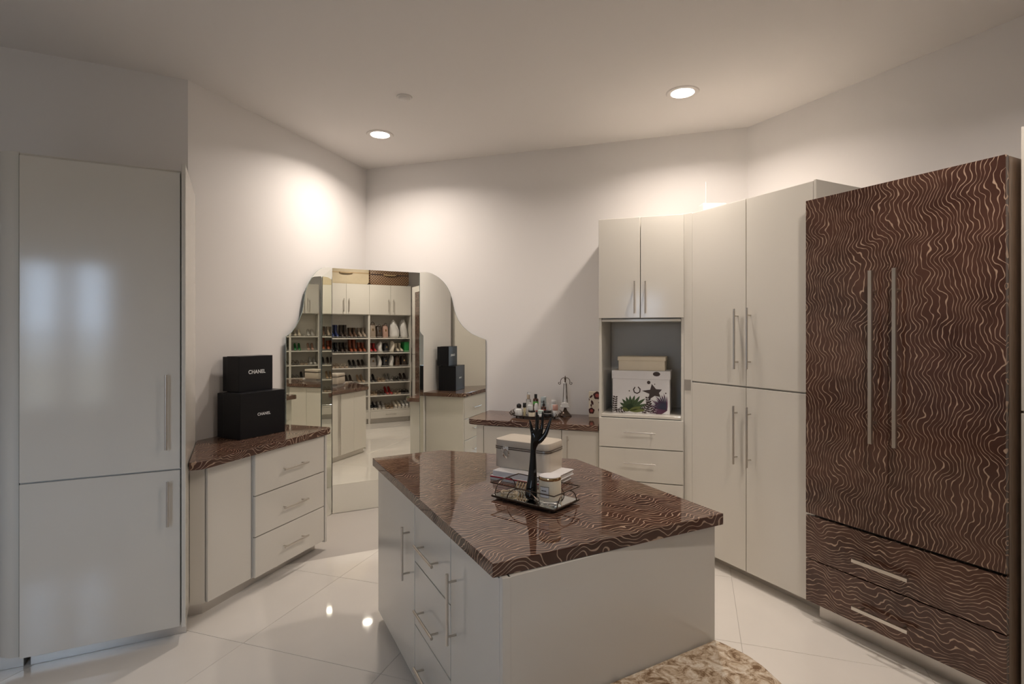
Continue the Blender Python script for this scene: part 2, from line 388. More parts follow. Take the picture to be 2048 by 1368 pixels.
# black gift boxes with lettering
def lettering(text, size, parent, x, y, z, mt='white', name='lettering', center=True):
    cu = bpy.data.curves.new(name, 'FONT'); cu.body = text; cu.size = size; cu.extrude = .0002; cu.align_x = 'CENTER'; cu.align_y = 'CENTER'; cu.offset = size*.022; cu.space_character = 1.06
    tmp = bpy.data.objects.new(name, cu); COL.objects.link(tmp)
    bpy.context.view_layer.update()
    me = bpy.data.meshes.new_from_object(tmp.evaluated_get(bpy.context.evaluated_depsgraph_get()))
    bpy.data.objects.remove(tmp); me.materials.clear(); me.materials.append(M[mt])
    o = bpy.data.objects.new(name, me); COL.objects.link(o); o.parent = parent
    o.location = (x, y, z); o.rotation_euler = (PI/2, 0, 0)
    return o
def gift_box(label, loc, deg, w, d, h, tx, tz, ts):
    t = thing('gift_box', label, 'box', loc, deg)
    l = box('lid', 0, w, 0, d*.72, 0, h, 'black', t, bevel=.003, seg=2)
    box('base', .004, w-.004, d*.72, d, .003, h-.004, 'black', t, bevel=.002)
    lettering('CHANEL', ts, l, tx, -.0004, tz)
gift_box('larger black gift box with white lettering, standing directly on the worktop', (-2.841, 2.862, ZT+.0004), 83.5, .372, .225, .305, .19, .152, .0265)
gift_box('smaller black gift box with white lettering, on top of the larger black box', (-2.918, 2.93, ZT+.3055), 86.5, .293, .155, .243, .152, .131, .0368)

# ------------------------------------------------------------------ corner mirror (three panels)
t = thing('corner_mirror', 'tall frameless three-panel mirror with stepped curved shoulders standing across the corner', 'mirror', (0, 0, 0))
def mirror_panel(pts3, n, thick=.006):
    bm = bmesh.new(); n = Vector(n).normalized(); a = [bm.verts.new(p) for p in pts3]; b = [bm.verts.new(Vector(p)-n*thick) for p in pts3]
    f = bm.faces.new(a); bm.normal_update()
    if f.normal.dot(n) < 0: f.normal_flip()
    f.material_index = 0
    k = len(a); bm.faces.new(b).material_index = 1
    for i in range(k): bm.faces.new((a[i], a[(i+1) % k], b[(i+1) % k], b[i])).material_index = 1
    return finish('mirror_panel', bm, None, t, mats=['mirror', 'medge'])
Lc = [(3.561, 1.586), (3.60, 1.604), (3.63, 1.624), (3.673, 1.665), (3.71, 1.715), (3.749, 1.782), (3.763, 1.83), (3.773, 1.89), (3.785, 1.94), (3.804, 1.992), (3.835, 2.042), (3.874, 2.088), (3.914, 2.126), (3.958, 2.156), (4.0, 2.176), (4.046, 2.19), (4.09, 2.192), (4.133, 2.190)]
mirror_panel([(-3.072, 3.561, .002)] + [(-3.072, y, z) for y, z in Lc] + [(-3.072, 4.133, .002)], (1, 0, 0))
ta = math.radians(44.05); td = Vector((math.sin(ta), math.cos(ta), 0)); A0 = Vector((-3.069, 4.139, 0)); W0 = .811; ln = Vector((-td.y, td.x, 0))*.0032
mirror_panel([A0+Vector((0, 0, .002)), A0+td*W0+Vector((0, 0, .002)), A0+td*W0+ln*2.2+Vector((0, 0, 2.193)), A0+ln*2.2+Vector((0, 0, 2.193))], (td.y, -td.x, .0032))
k = 1.0094
Rc = [(-2.482, 2.191), (-2.404, 2.189), (-2.375, 2.182), (-2.35, 2.172), (-2.315, 2.154), (-2.281, 2.132), (-2.25, 2.105), (-2.222, 2.075), (-2.195, 2.038), (-2.172, 1.995), (-2.154, 1.945), (-2.142, 1.892), (-2.124, 1.819), (-2.106, 1.775), (-2.086, 1.735), (-2.06, 1.698), (-2.029, 1.665), (-1.99, 1.633), (-1.949, 1.606), (-1.88, 1.576), (-1.814, 1.553)]
mirror_panel([(x*k, 4.718, 1.6+(z-1.6)*k) for x, z in Rc] + [(-1.831, 4.718, .002), (-2.505, 4.718, .002)], (0, -1, 0))
bm = bmesh.new(); prism(bm, [(-3.079, 3.63), (-3.108, 3.63), (-3.108, 4.12), (-3.079, 4.12)], .01, 1.55); finish('backing_board', bm, 'wcard', t)

# ------------------------------------------------------------------ back base unit, worktop, niche tower
t = thing('base_cabinet', 'ivory two-door base cabinet under the worktop with the cosmetics tray', 'cabinet', (0, 4.215, 0), 0)
box('body', -1.70, -.702, .021, .51, .077, ZT-TH, 'body', t)
box('end_panel', -1.715, -1.655, 0, .51, .077, ZT-TH, 'lac', t)
door(t, -1.652, -.997, .077, .852)
door(t, -.995, -.702, .077, .852, h=('v', -.945, .50, .81))
box('toe_kick', -1.69, -.703, .08, .095, 0, .077, 'alu', t)
worktop('worktop', 'glossy dark brown worktop with pale wavy lines between mirror and niche cabinet',
        [(-.702, 4.178), (-.702, 4.727), (-1.80, 4.727)] + [(-1.795, 4.40)] + arc(-1.715, 4.258, .08, 160, 270, 8), (-1.2, 4.4), 0)
t = thing('niche_cabinet', 'ivory tower cabinet with two upper doors, open display niche and drawers', 'cabinet', (0, 4.19, 0), 0)
X0, X1 = -.698, -.078
box('side_panel', X0, X0+.02, .0, .535, .077, 2.478, 'lac', t); box('side_panel', X1-.02, X1, .0, .535, .077, 2.478, 'lac', t)
box('upper_carcass', X0+.021, X1-.021, .021, .535, 1.717, 2.478, 'body', t)
box('niche_back', X0+.021, X1-.021, .50, .53, 1.0, 1.716, 'niche', t)
box('niche_top', X0+.021, X1-.021, .002, .499, 1.697, 1.7155, 'lac', t)
box('niche_floor', X0+.021, X1-.021, -.006, .499, .978, .998, 'lac', t)
box('drawer_carcass', X0+.021, X1-.021, .021, .53, .077, .976, 'body', t)
door(t, X0, -.3885, 1.722, 2.474, y=-.02, h=('v', -.428, 1.757, 1.995)); door(t, -.3865, X1, 1.722, 2.474, y=-.02, h=('v', -.349, 1.757, 1.993))
for z0, z1, hz in ((.752, .973, .874), (.506, .749, .645), (.262, .503, .40), (.08, .259, .18)):
    door(t, X0+.004, X1-.004, z0, z1, y=-.02, name='drawer', h=('h', -.505, -.276, hz))
box('toe_kick', X0+.02, X1, .08, .095, 0, .077, 'alu', t)
# things in the niche
t = thing('storage_box', 'white lidded storage box with leaf, star and purple spike print, standing in the niche', 'box', (-.393, 4.375, .9986), -1.0)
bw = .213
b_ = box('box_body', -bw, bw, -.10, .16, 0, .30, 'wcard', t, bevel=.002)
ld = box('lid', -bw-.005, bw+.005, -.105, .165, .262, .325, 'wcard', t, bevel=.002)
cmat('print_brown', (.055, .035, .03), .5); cmat('print_green', (.05, .085, .03), .5); cmat('print_olive', (.13, .15, .035), .5); cmat('print_purple', (.10, .03, .07), .5); cmat('print_navy', (.03, .03, .06), .5)
def flat(name, polys, m, parent, y, th=.0005):
    bm = bmesh.new()
    for pl in polys:
        if parent is b_: pl = clip(clip(clip(pl, 0, -1, -.002), 1, 0, bw-.002), -1, 0, bw-.002)
        if parent.name.startswith('box_body') and parent is not b_: pl = clip(clip(pl, -1, 0, .0515), 1, 0, .0845)
        if len(pl) < 3: continue
        a = [bm.verts.new((x, y, z)) for x, z in pl]; b = [bm.verts.new((x, y-th, z)) for x, z in pl]; n = len(pl)
        bm.faces.new(a); bm.faces.new(b[::-1])
        for i in range(n): bm.faces.new((a[i], a[(i+1) % n], b[(i+1) % n], b[i]))
    return finish(name, bm, m, parent)
def leafpoly(cx, cz, ang, ln, wd, n=6):
    up = [(ln*k/n, wd*math.sin(PI*k/n)**.8) for k in range(n+1)]; dn = [(x, -z) for x, z in up[-2:0:-1]]
    c, s = math.cos(ang), math.sin(ang); return [(cx+x*c-z*s, cz+x*s+z*c) for x, z in up+dn]
Yf = -.1002
# big green leaf made of finger lobes, ferns, star, ring, spikes
flat('leaf_print', [leafpoly(-.075, .03, math.radians(a), l, .0125) for a, l in ((20, .135), (38, .14), (56, .125), (74, .112), (92, .105), (110, .10), (130, .10), (150, .095), (172, .085), (4, .11), (195, .05))], 'print_green', b_, Yf)
flat('leaf_print', [leafpoly(-.09, .018, math.radians(a), l, .014) for a, l in ((4, .125), (20, .10), (160, .05))], 'print_olive', b_, Yf-.0003)
def fern(x0, z0, ang, ln, k):
    out = []; c, s = math.cos(ang), math.sin(ang)
    for i in range(k):
        f = ln*(i+.5)/k
        for sg in (-1, 1): out.append(leafpoly(x0+f*c, z0+f*s, ang+sg*1.05, .032*(1-.4*i/k), .0065, 4))
    return out
for fx, fz, fa, fl0, fk in ((-.205, .005, 1.45, .12, 7), (-.19, .0, .35, .07, 4), (.075, .005, 1.75, .125, 7), (.01, .004, .95, .10, 6), (.10, .0, 1.2, .07, 4)):
    flat('fern_print', [[(fx-.002*math.sin(fa), fz+.002*math.cos(fa)), (fx+.002*math.sin(fa), fz-.002*math.cos(fa)), (fx+fl0*math.cos(fa), fz+fl0*math.sin(fa))]] + fern(fx, fz, fa, fl0, fk), 'print_brown', b_, Yf-.0002)
flat('spike_print', [leafpoly(.195, .03, math.radians(a), .125+.02*math.sin(a), .005, 4) for a in range(92, 215, 9)], 'print_purple', b_, Yf-.0004)
flat('spike_print', [leafpoly(.19, .035, math.radians(a), .115, .004, 4) for a in range(97, 170, 9)], 'print_navy', b_, Yf-.0007)
def blob(cx, cz, r, k=12, rx=1): return [(cx+r*rx*math.cos(2*PI*i/k), cz+r*math.sin(2*PI*i/k)) for i in range(k)]
star = []
for i in range(10):
    r = (.085, .036)[i % 2]*(1 if i not in (6, 8) else .75); a = math.radians(100+36*i); star.append((.098+r*math.cos(a)*1.05, .165+r*math.sin(a)*.75))
flat('star_print', [star], 'print_brown', b_, Yf-.0002); flat('dot_print', [blob(.06, .238, .013)], 'print_brown', b_, Yf-.0002)
flat('dot_print', [blob(.118, .303, .017, rx=1.6)], 'print_brown', ld, -.1052)
flat('ring_print', [[(-.028+rr*math.cos(a0+s*.9), .178+rr*math.sin(a0+s*.9)) for rr, s in ((.021, 0), (.030, 0), (.030, 1), (.021, 1))] for a0 in [math.radians(120+i*52) for i in range(6)]], 'print_brown', b_, Yf)
for q in ((.185, .16, .005), (.104, .226, .004), (-.085, .17, .005)): flat('dot_print', [blob(*q)], 'print_brown', b_, Yf)
t = thing('shoe_box', 'plain cream lidded box lying on the printed storage box', 'box', (-.39, 4.375, .9986+.3257), -1.0)
box('box_body', -.172, .174, -.085, .14, 0, .10, 'cream', t, bevel=.0015); box('lid', -.178, .180, -.09, .145, .076, .105, 'cream', t, bevel=.0015)
# floral card box at the end of the worktop
t = thing('floral_box', 'slim upright white box printed with dark red flowers, against the niche cabinet', 'box', (-.80, 4.62, ZT), -4)
fb = box('box_body', -.052, .085, -.02, .02, .0005, .215, cmat('ivory_card', (.80, .72, .58), .5), t, bevel=.001)
cmat('print_red', (.19, .03, .02), .5); cmat('print_pink', (.45, .09, .07), .5); cmat('print_maroon', (.07, .018, .012), .5)
fl_ = [(0.02, .185, .030), (-.028, .055, .024), (.06, .06, .028)]
for cx, cz, r in fl_:
    fp = flat('flower_print', [blob(cx+r*.55*math.cos(a), cz+r*.55*math.sin(a), r*.62, 8) for a in (0.3, 1.6, 2.8, 4.1, 5.3)], 'print_maroon', fb, -.0202)
    flat('flower_centre', [blob(cx, cz, r*.55, 8)], 'print_pink', fp, -.021)
for lf in [leafpoly(-.045, .14, 2.2, .03, .008), leafpoly(-.03, .145, -1.2, .045, .01), leafpoly(-.045, .16, .8, .04, .008), leafpoly(.03, .13, -.6, .02, .005), leafpoly(-.03, .085, 1.6, .03, .007), leafpoly(.055, .10, 1.3, .03, .006)]: flat('leaf_print', [lf], 'print_maroon', fb, -.0202)

# ------------------------------------------------------------------ cosmetics
t = thing('vanity_tray', 'oval dark metal footed tray holding bottles and jars', 'tray', (-1.275, 4.45, ZT), 0)
bm = bmesh.new(); lathe(bm, [(0, .014), (.20, .014), (.213, .020), (.215, .024), (.210, .022), (.198, .0175), (0, .0175)], n=40, sy=.64); finish('tray_body', bm, 'bronze', t, smooth=True)
for sx, sy in ((-1, -1), (1, -1), (-1, 1), (1, 1), (-.55, -1.5), (.55, -1.5)):
    bm = bmesh.new(); sphere(bm, (.15*sx, .058*sy, .007), .0072, 8); finish('foot', bm, 'bronze', t, smooth=True)
for s in (-1, 1):
    bm = bmesh.new()
    tube(bm, [(s*.205*math.cos(math.radians(a_)*.8), .205*.64*math.sin(math.radians(a_)*1.4), .0235) for a_ in range(-34, 35, 4)], .004, 6)
    for k in range(5):
        a = math.radians(-30+15*k); c0 = Vector((s*.205*math.cos(a*.8), .205*.64*math.sin(a*1.4), .022)); tube(bm, [c0, c0+Vector((s*.015, .0, .02)), c0+Vector((s*.004+.01*math.sin(k), .008, .038))], [.003, .005, .001], 6)
    finish('leaf_handle', bm, 'pewter', t, smooth=True)
ZTR = ZT+.0178
def bottle(name, label, x, y, parts, n=20, sq=False):
    """parts: (part name, material, [(r,z)...])"""
    t = thing(name, label, 'cosmetics', (x, y, ZTR), 0, 'cosmetics on the oval tray')
    for nm, m, pr in parts:
        bm = bmesh.new(); lathe(bm, pr, n=4 if sq else n); o = finish(nm, bm, m, t, smooth=not sq)
        if sq: o.rotation_euler = (0, 0, PI/4)
    return t
def cy(r, z0, z1): return [(0, z0), (r*.93, z0), (r, z0+.002), (r, z1-.002), (r*.93, z1), (0, z1)]
def shoulder(r, z0, z1, rn): return [(0, z0), (r*.95, z0), (r, z0+.003), (r, z1-(r-rn)*1.3), (r*.8+rn*.2, z1-(r-rn)*.5), (rn, z1), (0, z1)]
cmat('cap_black', (.015, .013, .013), .2); cmat('amber', (.07, .022, .01), .08, coat=.5); cmat('label_green', (.10, .36, .07)); cmat('label_red', (.45, .05, .035)); cmat('frost', (.72, .72, .70), .25)
cmat('blush', (.62, .36, .30)); cmat('mint', (.50, .60, .55)); cmat('bluegrey', (.42, .48, .50), .15); cmat('lipred', (.32, .03, .02), .3); cmat('tubewhite', (.74, .72, .70), .35); cmat('straw', (.55, .47, .28), .2); cmat('gold_beige', (.48, .38, .28), .3)
bottle('perfume_bottle', 'frosted round-shouldered perfume bottle with a black ball cap', -1.4059, 4.40, [('bottle_body', 'frost', shoulder(.033, 0, .062, .014)), ('cap', 'cap_black', [(.012, .058), (.018, .064), (.021, .078), (.018, .092), (.008, .099), (0, .1)])])
bottle('mascara', 'slim pale tube with a square black cap', -1.3560, 4.395, [('tube', 'straw', cy(.0105, 0, .07)), ('cap', 'cap_black', cy(.014, .07, .108))])
bottle('perfume_bottle', 'tall clear glass bottle with a beige neck band', -1.3526, 4.50, [('bottle_body', 'glass', cy(.021, 0, .128)), ('neck_band', 'gold_beige', cy(.014, .128, .166)), ('cap', 'glass', cy(.013, .166, .186))])
bottle('serum_bottle', 'dark amber bottle with black cap and green label', -1.2882, 4.50, [('bottle_body', 'amber', shoulder(.023, 0, .138, .012)), ('label_band', 'label_green', cy(.0236, .085, .112)), ('cap', 'cap_black', cy(.0125, .138, .172))])
bottle('cream_tube', 'cream coloured upright tube beside the amber bottle', -1.2638, 4.43, [('tube', 'tubewhite', [(0, 0), (.015, 0), (.016, .03), (.019, .07), (.012, .10), (.003, .105), (0, .105)]), ('cap', 'tubewhite', cy(.0145, -.0, .012))])
bottle('cream_jar', 'short cream jar with a flat black lid', -1.2869, 4.375, [('jar_body', 'wax', cy(.028, 0, .036)), ('lid', 'cap_black', cy(.029, .036, .050))])
bottle('lotion_bottle', 'pale square-shouldered lotion bottle with white top', -1.3192, 4.44, [('bottle_body', 'frost', shoulder(.024, 0, .09, .013)), ('cap', 'tubewhite', cy(.013, .09, .104))])
bottle('lipstick', 'small red lipstick tube', -1.2455, 4.378, [('tube', 'lipred', cy(.0075, 0, .05)), ('base_ring', 'chrome', cy(.008, 0, .012))])
bottle('toner_bottle', 'tall blue-grey translucent bottle', -1.2240, 4.515, [('bottle_body', 'bluegrey', cy(.025, 0, .10)), ('cap', 'bluegrey', cy(.024, .101, .150))])
bottle('dropper_bottle', 'amber dropper bottle with a red label', -1.2015, 4.44, [('bottle_body', 'amber', shoulder(.022, 0, .082, .010)), ('label_band', 'label_red', cy(.0226, .018, .056)), ('dropper', 'cap_black', [(0, .082), (.011, .082), (.011, .098), (.005, .102), (.005, .122), (.002, .128), (0, .128)])])
bottle('cream_jar', 'small white jar with a mint green lid', -1.2087, 4.372, [('jar_body', 'tubewhite', cy(.024, 0, .028)), ('lid', 'mint', cy(.0245, .028, .056))])
bottle('lip_gloss', 'slim white upright gloss tube', -1.1688, 4.455, [('tube', 'tubewhite', cy(.0085, 0, .06)), ('cap', 'tubewhite', [(0, .06), (.0075, .06), (.006, .105), (0, .108)])])
bottle('cream_jar', 'wide black jar with a white band', -1.1571, 4.402, [('jar_body', 'cap_black', cy(.033, 0, .030)), ('band', 'tubewhite', cy(.0333, .026, .031)), ('lid', 'cap_black', cy(.033, .031, .052))])
bottle('cream_jar', 'white round jar standing behind the pink capped bottle', -1.1345, 4.515, [('jar_body', 'frost', cy(.021, 0, .095)), ('cap', 'tubewhite', cy(.0205, .096, .124))])
bottle('lotion_bottle', 'upright bottle with a pale pink cap', -1.0978, 4.42, [('bottle_body', 'frost', cy(.022, 0, .052)), ('cap', 'blush', cy(.0222, .053, .098))])
# jewellery stand
t = thing('jewellery_stand', 'white column jewellery stand with dark flared foot and scrolled wire arms', 'stand', (-1.055, 4.60, ZT), 10)
bm = bmesh.new(); lathe(bm, [(0, 0), (.056, 0), (.055, .008), (.036, .025), (.016, .05), (.009, .075), (.0, .078)], n=20); finish('foot', bm, 'bronze', t, smooth=True)
bm = bmesh.new(); bx(bm, -.040, .040, -.040, .040, .076, .088); bx(bm, -.031, .031, -.031, .031, .088, .110); bx(bm, -.026, .026, -.026, .026, .110, .118); finish('plinth', bm, 'tubewhite', t, bevel=.002)
box('capital', -.020, .020, -.020, .020, .278, .288, 'tubewhite', t, bevel=.002)
for sx in (-1, 1):
    for sy in (-1, 1):
        bm = bmesh.new(); tube(bm, [(.019*sx, .019*sy, .114), (.015*sx, .015*sy, .2), (.0115*sx, .0115*sy, .282)], .0022, 6); finish('column_bar', bm, 'bronze', t, smooth=True)
bm = bmesh.new(); lathe(bm, [(0, .116), (.023, .116), (.0205, .13), (.0145, .278), (0, .278)], n=14); finish('column_core', bm, 'tubewhite', t, smooth=True)
bm = bmesh.new(); lathe(bm, [(0, .288), (.006, .288), (.006, .31), (.010, .318), (.006, .326), (.004, .338), (.0, .346)], n=10); finish('finial', bm, 'bronze', t, smooth=True)
for s in (-1, 1):
    bm = bmesh.new(); pts = [(0, 0, .325)] + [(s*(.0+.04*math.sin(a)), 0, .295+.035*math.cos(a)) for a in [.35*k for k in range(1, 6)]]
    pts += [(s*(.05+.014*math.cos(b)*(1-.1*i)), 0, .283+.014*math.sin(b)*(1-.1*i)) for i, b in enumerate([PI+.6*k for k in range(1, 11)])]
    tube(bm, pts, .0028, 6); finish('scroll_arm', bm, 'bronze', t, smooth=True)
bm = bmesh.new(); tube(bm, [(.008, -.022, .29), (.012, -.024, .24), (.016, -.025, .19), (.014, -.026, .15)], .0025, 6); finish('necklace_strand', bm, 'bronze', t, smooth=True)

# ------------------------------------------------------------------ filler, tall white cabinet, refrigerator, end cabinet
t = thing('corner_filler', 'narrow ivory filler between niche cabinet and tall double cabinet with small metal plate', 'filler panel', (-.077, 4.19, 0), -36)
box('panel', 0, .068, .0, .02, .077, 2.477, 'lac', t); box('metal_plate', .004, .058, -.003, 0, 1.195, 1.275, 'alu', t)
SW = 4.127
t = thing('wardrobe', 'tall ivory wardrobe with four doors and long bar handles beside the wood refrigerator', 'cabinet', (SW/2, SW/2, 0), -45)
box('body', -2.95, -2.003, .021, .70, .077, 2.474, 'body', t)
box('end_panel', -2.0195, -2.0025, -.001, .70, .077, 2.476, 'lac', t)
door(t, -2.95, -2.483, .077, 1.2585, h=('v', -2.552, .757, 1.136), r=.007); door(t, -2.481, -2.021, .077, 1.2585, h=('v', -2.447, .757, 1.139), r=.007)
door(t, -2.95, -2.483, 1.2655, 2.472, h=('v', -2.546, 1.375, 1.767), r=.007); door(t, -2.481, -2.021, 1.2655, 2.472, h=('v', -2.447, 1.38, 1.769), r=.007)
box('toe_kick', -2.95, -2.003, .10, .115, 0, .077, 'alu', t)
SG = 4.03
t = thing('refrigerator', 'built-in refrigerator faced in dark brown wavy-line veneer with two doors and two freezer drawers', 'refrigerator', (SG/2, SG/2, 0), -45)
F0, F1, FM = -2.02, -1.122, -1.584
box('body', F0+.022, F1-.012, .045, .72, .10, 2.34, 'dark', t)
for x0, x1, hx in ((F0, FM, -1.642), (FM, F1, -1.530)):
    o = box('door', x0+.0008, x1-.0008, 0, .026, .605, 2.348, 'woodz', t, bevel=.001); handle(o, (hx, 0, 1.058), (hx, 0, 1.917), r=.0085, off=.045, square=True)
for z0, z1, hz in ((.112, .346, .205), (.352, .591, .447)):
    o = box('drawer', F0-.001, F1, .004, .028, z0, z1, 'woodx', t, bevel=.001); handle(o, (-1.735, .004, hz), (-1.474, .004, hz), r=.0085, off=.045, square=True)
box('side_panel', F1-.011, F1, .032, .70, .085, 2.346, 'wedge', t, bevel=.001)
box('toe_kick', F0+.02, F1-.02, .092, .11, 0, .105, 'alu', t)
t = thing('end_wardrobe', 'tall ivory wardrobe on the far side of the refrigerator, before the shoe shelves', 'cabinet', (4.155/2, 4.155/2, 0), -45)
box('body', -1.108, -.70, .021, .68, .077, 2.474, 'body', t)
door(t, -1.108, -.70, .077, 1.2715, h=('v', -.76, .80, 1.15)); door(t, -1.108, -.70, 1.2785, 2.472, h=('v', -.76, 1.38, 1.77))
box('toe_kick', -1.108, -.70, .10, .115, 0, .077, 'alu', t)
# small white box on top of the wardrobe
t = thing('white_box', 'small white box with a thin upright rod on top of the four-door wardrobe', 'box', (.12, 4.30, 2.4745), 18)
box('box_body', -.085, .085, -.05, .05, 0, .082, 'plastic', t, bevel=.006, seg=2)
bm = bmesh.new(); cyl(bm, (-.033, .045, .08), (-.033, .045, .26), .0022, n=6); finish('rod', bm, 'plastic', t)

# ------------------------------------------------------------------ island
t = thing('island_cabinet', 'ivory island cabinet with doors, drawers and a plain end panel under the large worktop', 'cabinet', (0, 0, 0), 0)
IP = [(-.583, 1.563), (.104, 2.290), (-.63, 3.03), (-1.455, 3.01), (-1.728, 2.693)]
BP = [(-.555, 1.572), (.073, 2.288), (-.645, 2.998), (-1.43, 2.978), (-1.69, 2.69)]      # body outline
def inset(pts, d):
    out = []; n = len(pts)
    for i in range(n):
        p, a, b = (Vector(pts[i]), Vector(pts[i-1]), Vector(pts[(i+1) % n]))
        e1 = (p-a).normalized(); e2 = (b-p).normalized(); n1 = Vector((-e1.y, e1.x)); n2 = Vector((-e2.y, e2.x)); bi = (n1+n2); bi = bi/(bi.dot(n1))
        out.append(tuple(p+bi*d))
    return out
bm = bmesh.new(); prism(bm, inset(BP, .022), .05, ZT-TH); finish('body', bm, 'body', t)
bm = bmesh.new(); prism(bm, inset(BP, .040), 0, .05); finish('toe_kick', bm, 'alu', t)
def face_frame(a, b):
    e = bpy.data.objects.new('tmp', None); d = Vector(b)-Vector(a); return Vector((*a, 0)), math.degrees(math.atan2(d.y, d.x)), d.length
def place(o, org, deg):
    o.location = org; o.rotation_euler = (0, 0, math.radians(deg))
# left face (doors and drawers): runs from the far-left corner to the near corner
org, deg, ln = face_frame(BP[4], BP[0])
k = ln/(3.105-1.521)
def sx(s): return (3.105-s)*k
o = door(t, 0, sx(2.418), .05, .852, h=('v', sx(2.495), .47, .715)); place(o, org, deg)
for z0, z1, hz in ((.05, .298, .165), (.301, .58, .41), (.583, .852, .69)):
    o = door(t, sx(2.414), sx(1.966), z0, z1, name='drawer', h=('h', sx(2.315), sx(2.075), hz)); place(o, org, deg)
o = door(t, sx(1.962), sx(1.521)-.022, .05, .852, h=('v', sx(1.905), .47, .73)); place(o, org, deg)
o = box('corner_post', ln-.021, ln, .0, .03, .02, ZT-TH-.001, 'lac', t); place(o, org, deg)
# end panel facing the ottoman
org, deg, ln = face_frame(BP[0], BP[1])
o = box('end_panel', .022, ln, 0, .02, .012, ZT-TH-.001, 'lac', t); place(o, org, deg)
# the other three faces
org, deg, ln = face_frame(BP[1], BP[2])
for a, b in ((0, .5), (.5, 1)): o = door(t, ln*a, ln*b, .05, .852); place(o, org, deg)
org, deg, ln = face_frame(BP[2], BP[3])
for a, b in ((0, .36), (.36, .72), (.80, 1)): o = door(t, ln*a, ln*b, .07, .852); place(o, org, deg)
o = box('metal_strip', ln*.722, ln*.798, .006, .02, .07, .85, 'alu', t); place(o, org, deg)
org, deg, ln = face_frame(BP[3], BP[4]); o = door(t, 0, ln, .05, .852); place(o, org, deg)
worktop('island_worktop', 'large glossy dark brown island worktop with pale wavy lines and a cut corner', IP, (-.8, 2.3), 47)

# things on the island
t = thing('magazine', 'magazine with a red spine stripe under the white book', 'book', (-.752, 2.545, ZT), -15)
box('pages', -.158, .158, -.108, .108, .003, .017, cmat('paper', (.68, .65, .62), .6), t, bevel=.001)
box('cover', -.162, .162, -.112, .110, .017, .020, 'wcard', t, bevel=.001); box('cover', -.162, .162, -.112, .110, 0, .003, 'wcard', t, bevel=.001)
box('spine', -.163, .163, -.1135, -.109, .012, .0185, cmat('cover_red', (.42, .02, .04), .35), t, bevel=.001); box('spine_base', -.162, .162, -.1125, -.109, .001, .0119, 'paper', t, bevel=.001)
t = thing('book', 'white hardback book directly under the taupe vanity case', 'book', (-.742, 2.552, ZT+.0203), -14)
box('pages', -.153, .157, -.106, .108, .003, .021, 'paper', t, bevel=.001)
box('cover', -.160, .162, -.112, .110, .021, .0245, 'wcard', t, bevel=.001); box('cover', -.160, .162, -.112, .110, 0, .003, 'wcard', t, bevel=.001)
box('spine', -.161, .163, -.1135, -.109, .001, .0235, 'wcard', t, bevel=.001)
# vanity case
ZK = ZT+.0450
t = thing('vanity_case', 'taupe rounded vanity case with dark double band and silver clasp', 'case', (-.782, 2.607, ZK), -13)
def rrect(w, d, r, n=6):
    out = []
    for cx, cy, a0 in ((w-r, -d+r, -90), (w-r, d-r, 0), (-w+r, d-r, 90), (-w+r, -d+r, 180)):
        out += [(cx+r*math.cos(math.radians(a0+90*k/n)), cy+r*math.sin(math.radians(a0+90*k/n))) for k in range(n+1)]
    return out
def rbox(name, w, d, r, z0, z1, m, parent, bevel=.003):
    bm = bmesh.new(); prism(bm, rrect(w, d, r), z0, z1); return finish(name, bm, m, parent, smooth=True, bevel=bevel, seg=2, angle=35)
rbox('case_body', .152, .088, .035, 0, .094, 'case', t); ld = rbox('lid', .152, .088, .035, .1005, .136, 'case', t, bevel=.005)
rbox('band', .1545, .0905, .037, .0905, .0950, 'pewter', t, .0008); rbox('band', .153, .089, .036, .0945, .0995, 'steel', t, .0005); rbox('band', .1545, .0905, .037, .099, .1035, 'pewter', t, .0008)
bm = bmesh.new(); tube(bm, [(-.075+.016*math.cos(a), -.096, .072+.02*math.sin(a)) for a in [k*2*PI/18 for k in range(18)]], .0028, 6, closed=True)
bx(bm, -.090, -.060, -.0965, -.088, .090, .106); sphere(bm, (-.068, -.098, .055), .006, 8); sphere(bm, (-.082, -.098, .106), .005, 8); tube(bm, [(-.098, -.094, .094), (-.09, -.097, .078), (-.078, -.098, .06), (-.066, -.098, .052)], .003, 6)
finish('clasp', bm, 'chrome', t, smooth=True)
# wire tray
t = thing('wire_tray', 'rectangular mirrored tray with arched bronze wire gallery on the island', 'tray', (-.6375, 2.214, ZT+.0003), -20.6)
tw, tdp = .160, .0925
box('mirror_base', -tw+.003, tw-.003, -tdp+.003, tdp-.003, .012, .017, 'mirror', t, bevel=.0005)
bm = bmesh.new(); bx(bm, -tw, tw, -tdp, tdp, .009, .0119); 
for a, b in (((-tw, -tdp), (tw, -tdp)), ((tw, -tdp), (tw, tdp)), ((tw, tdp), (-tw, tdp)), ((-tw, tdp), (-tw, -tdp))): tube(bm, [(*a, .014), (*b, .014)], .003, 6)
finish('base_frame', bm, 'bronze', t)
bm = bmesh.new(); q = [(-tw-.002, -tdp-.002), (tw+.002, -tdp-.002), (tw+.002, tdp+.002), (-tw-.002, tdp+.002)]
for i in range(4): tube(bm, [(*q[i], .069), (*q[(i+1) % 4], .069)], .0024, 6)
finish('top_rail', bm, 'bronze', t)
def arch(x0, y0, x1, y1):
    bm = bmesh.new(); tube(bm, [(x0+(x1-x0)*(.5-.5*math.cos(a)), y0+(y1-y0)*(.5-.5*math.cos(a)), .014+.055*math.sin(a)) for a in [k*PI/14 for k in range(15)]], .0023, 6); finish('arch_wire', bm, 'bronze', t, smooth=True)
for y in (-tdp, tdp):
    arch(-.075, y, .085, y)
for x in (-tw, tw): arch(x, -.07, x, .07)
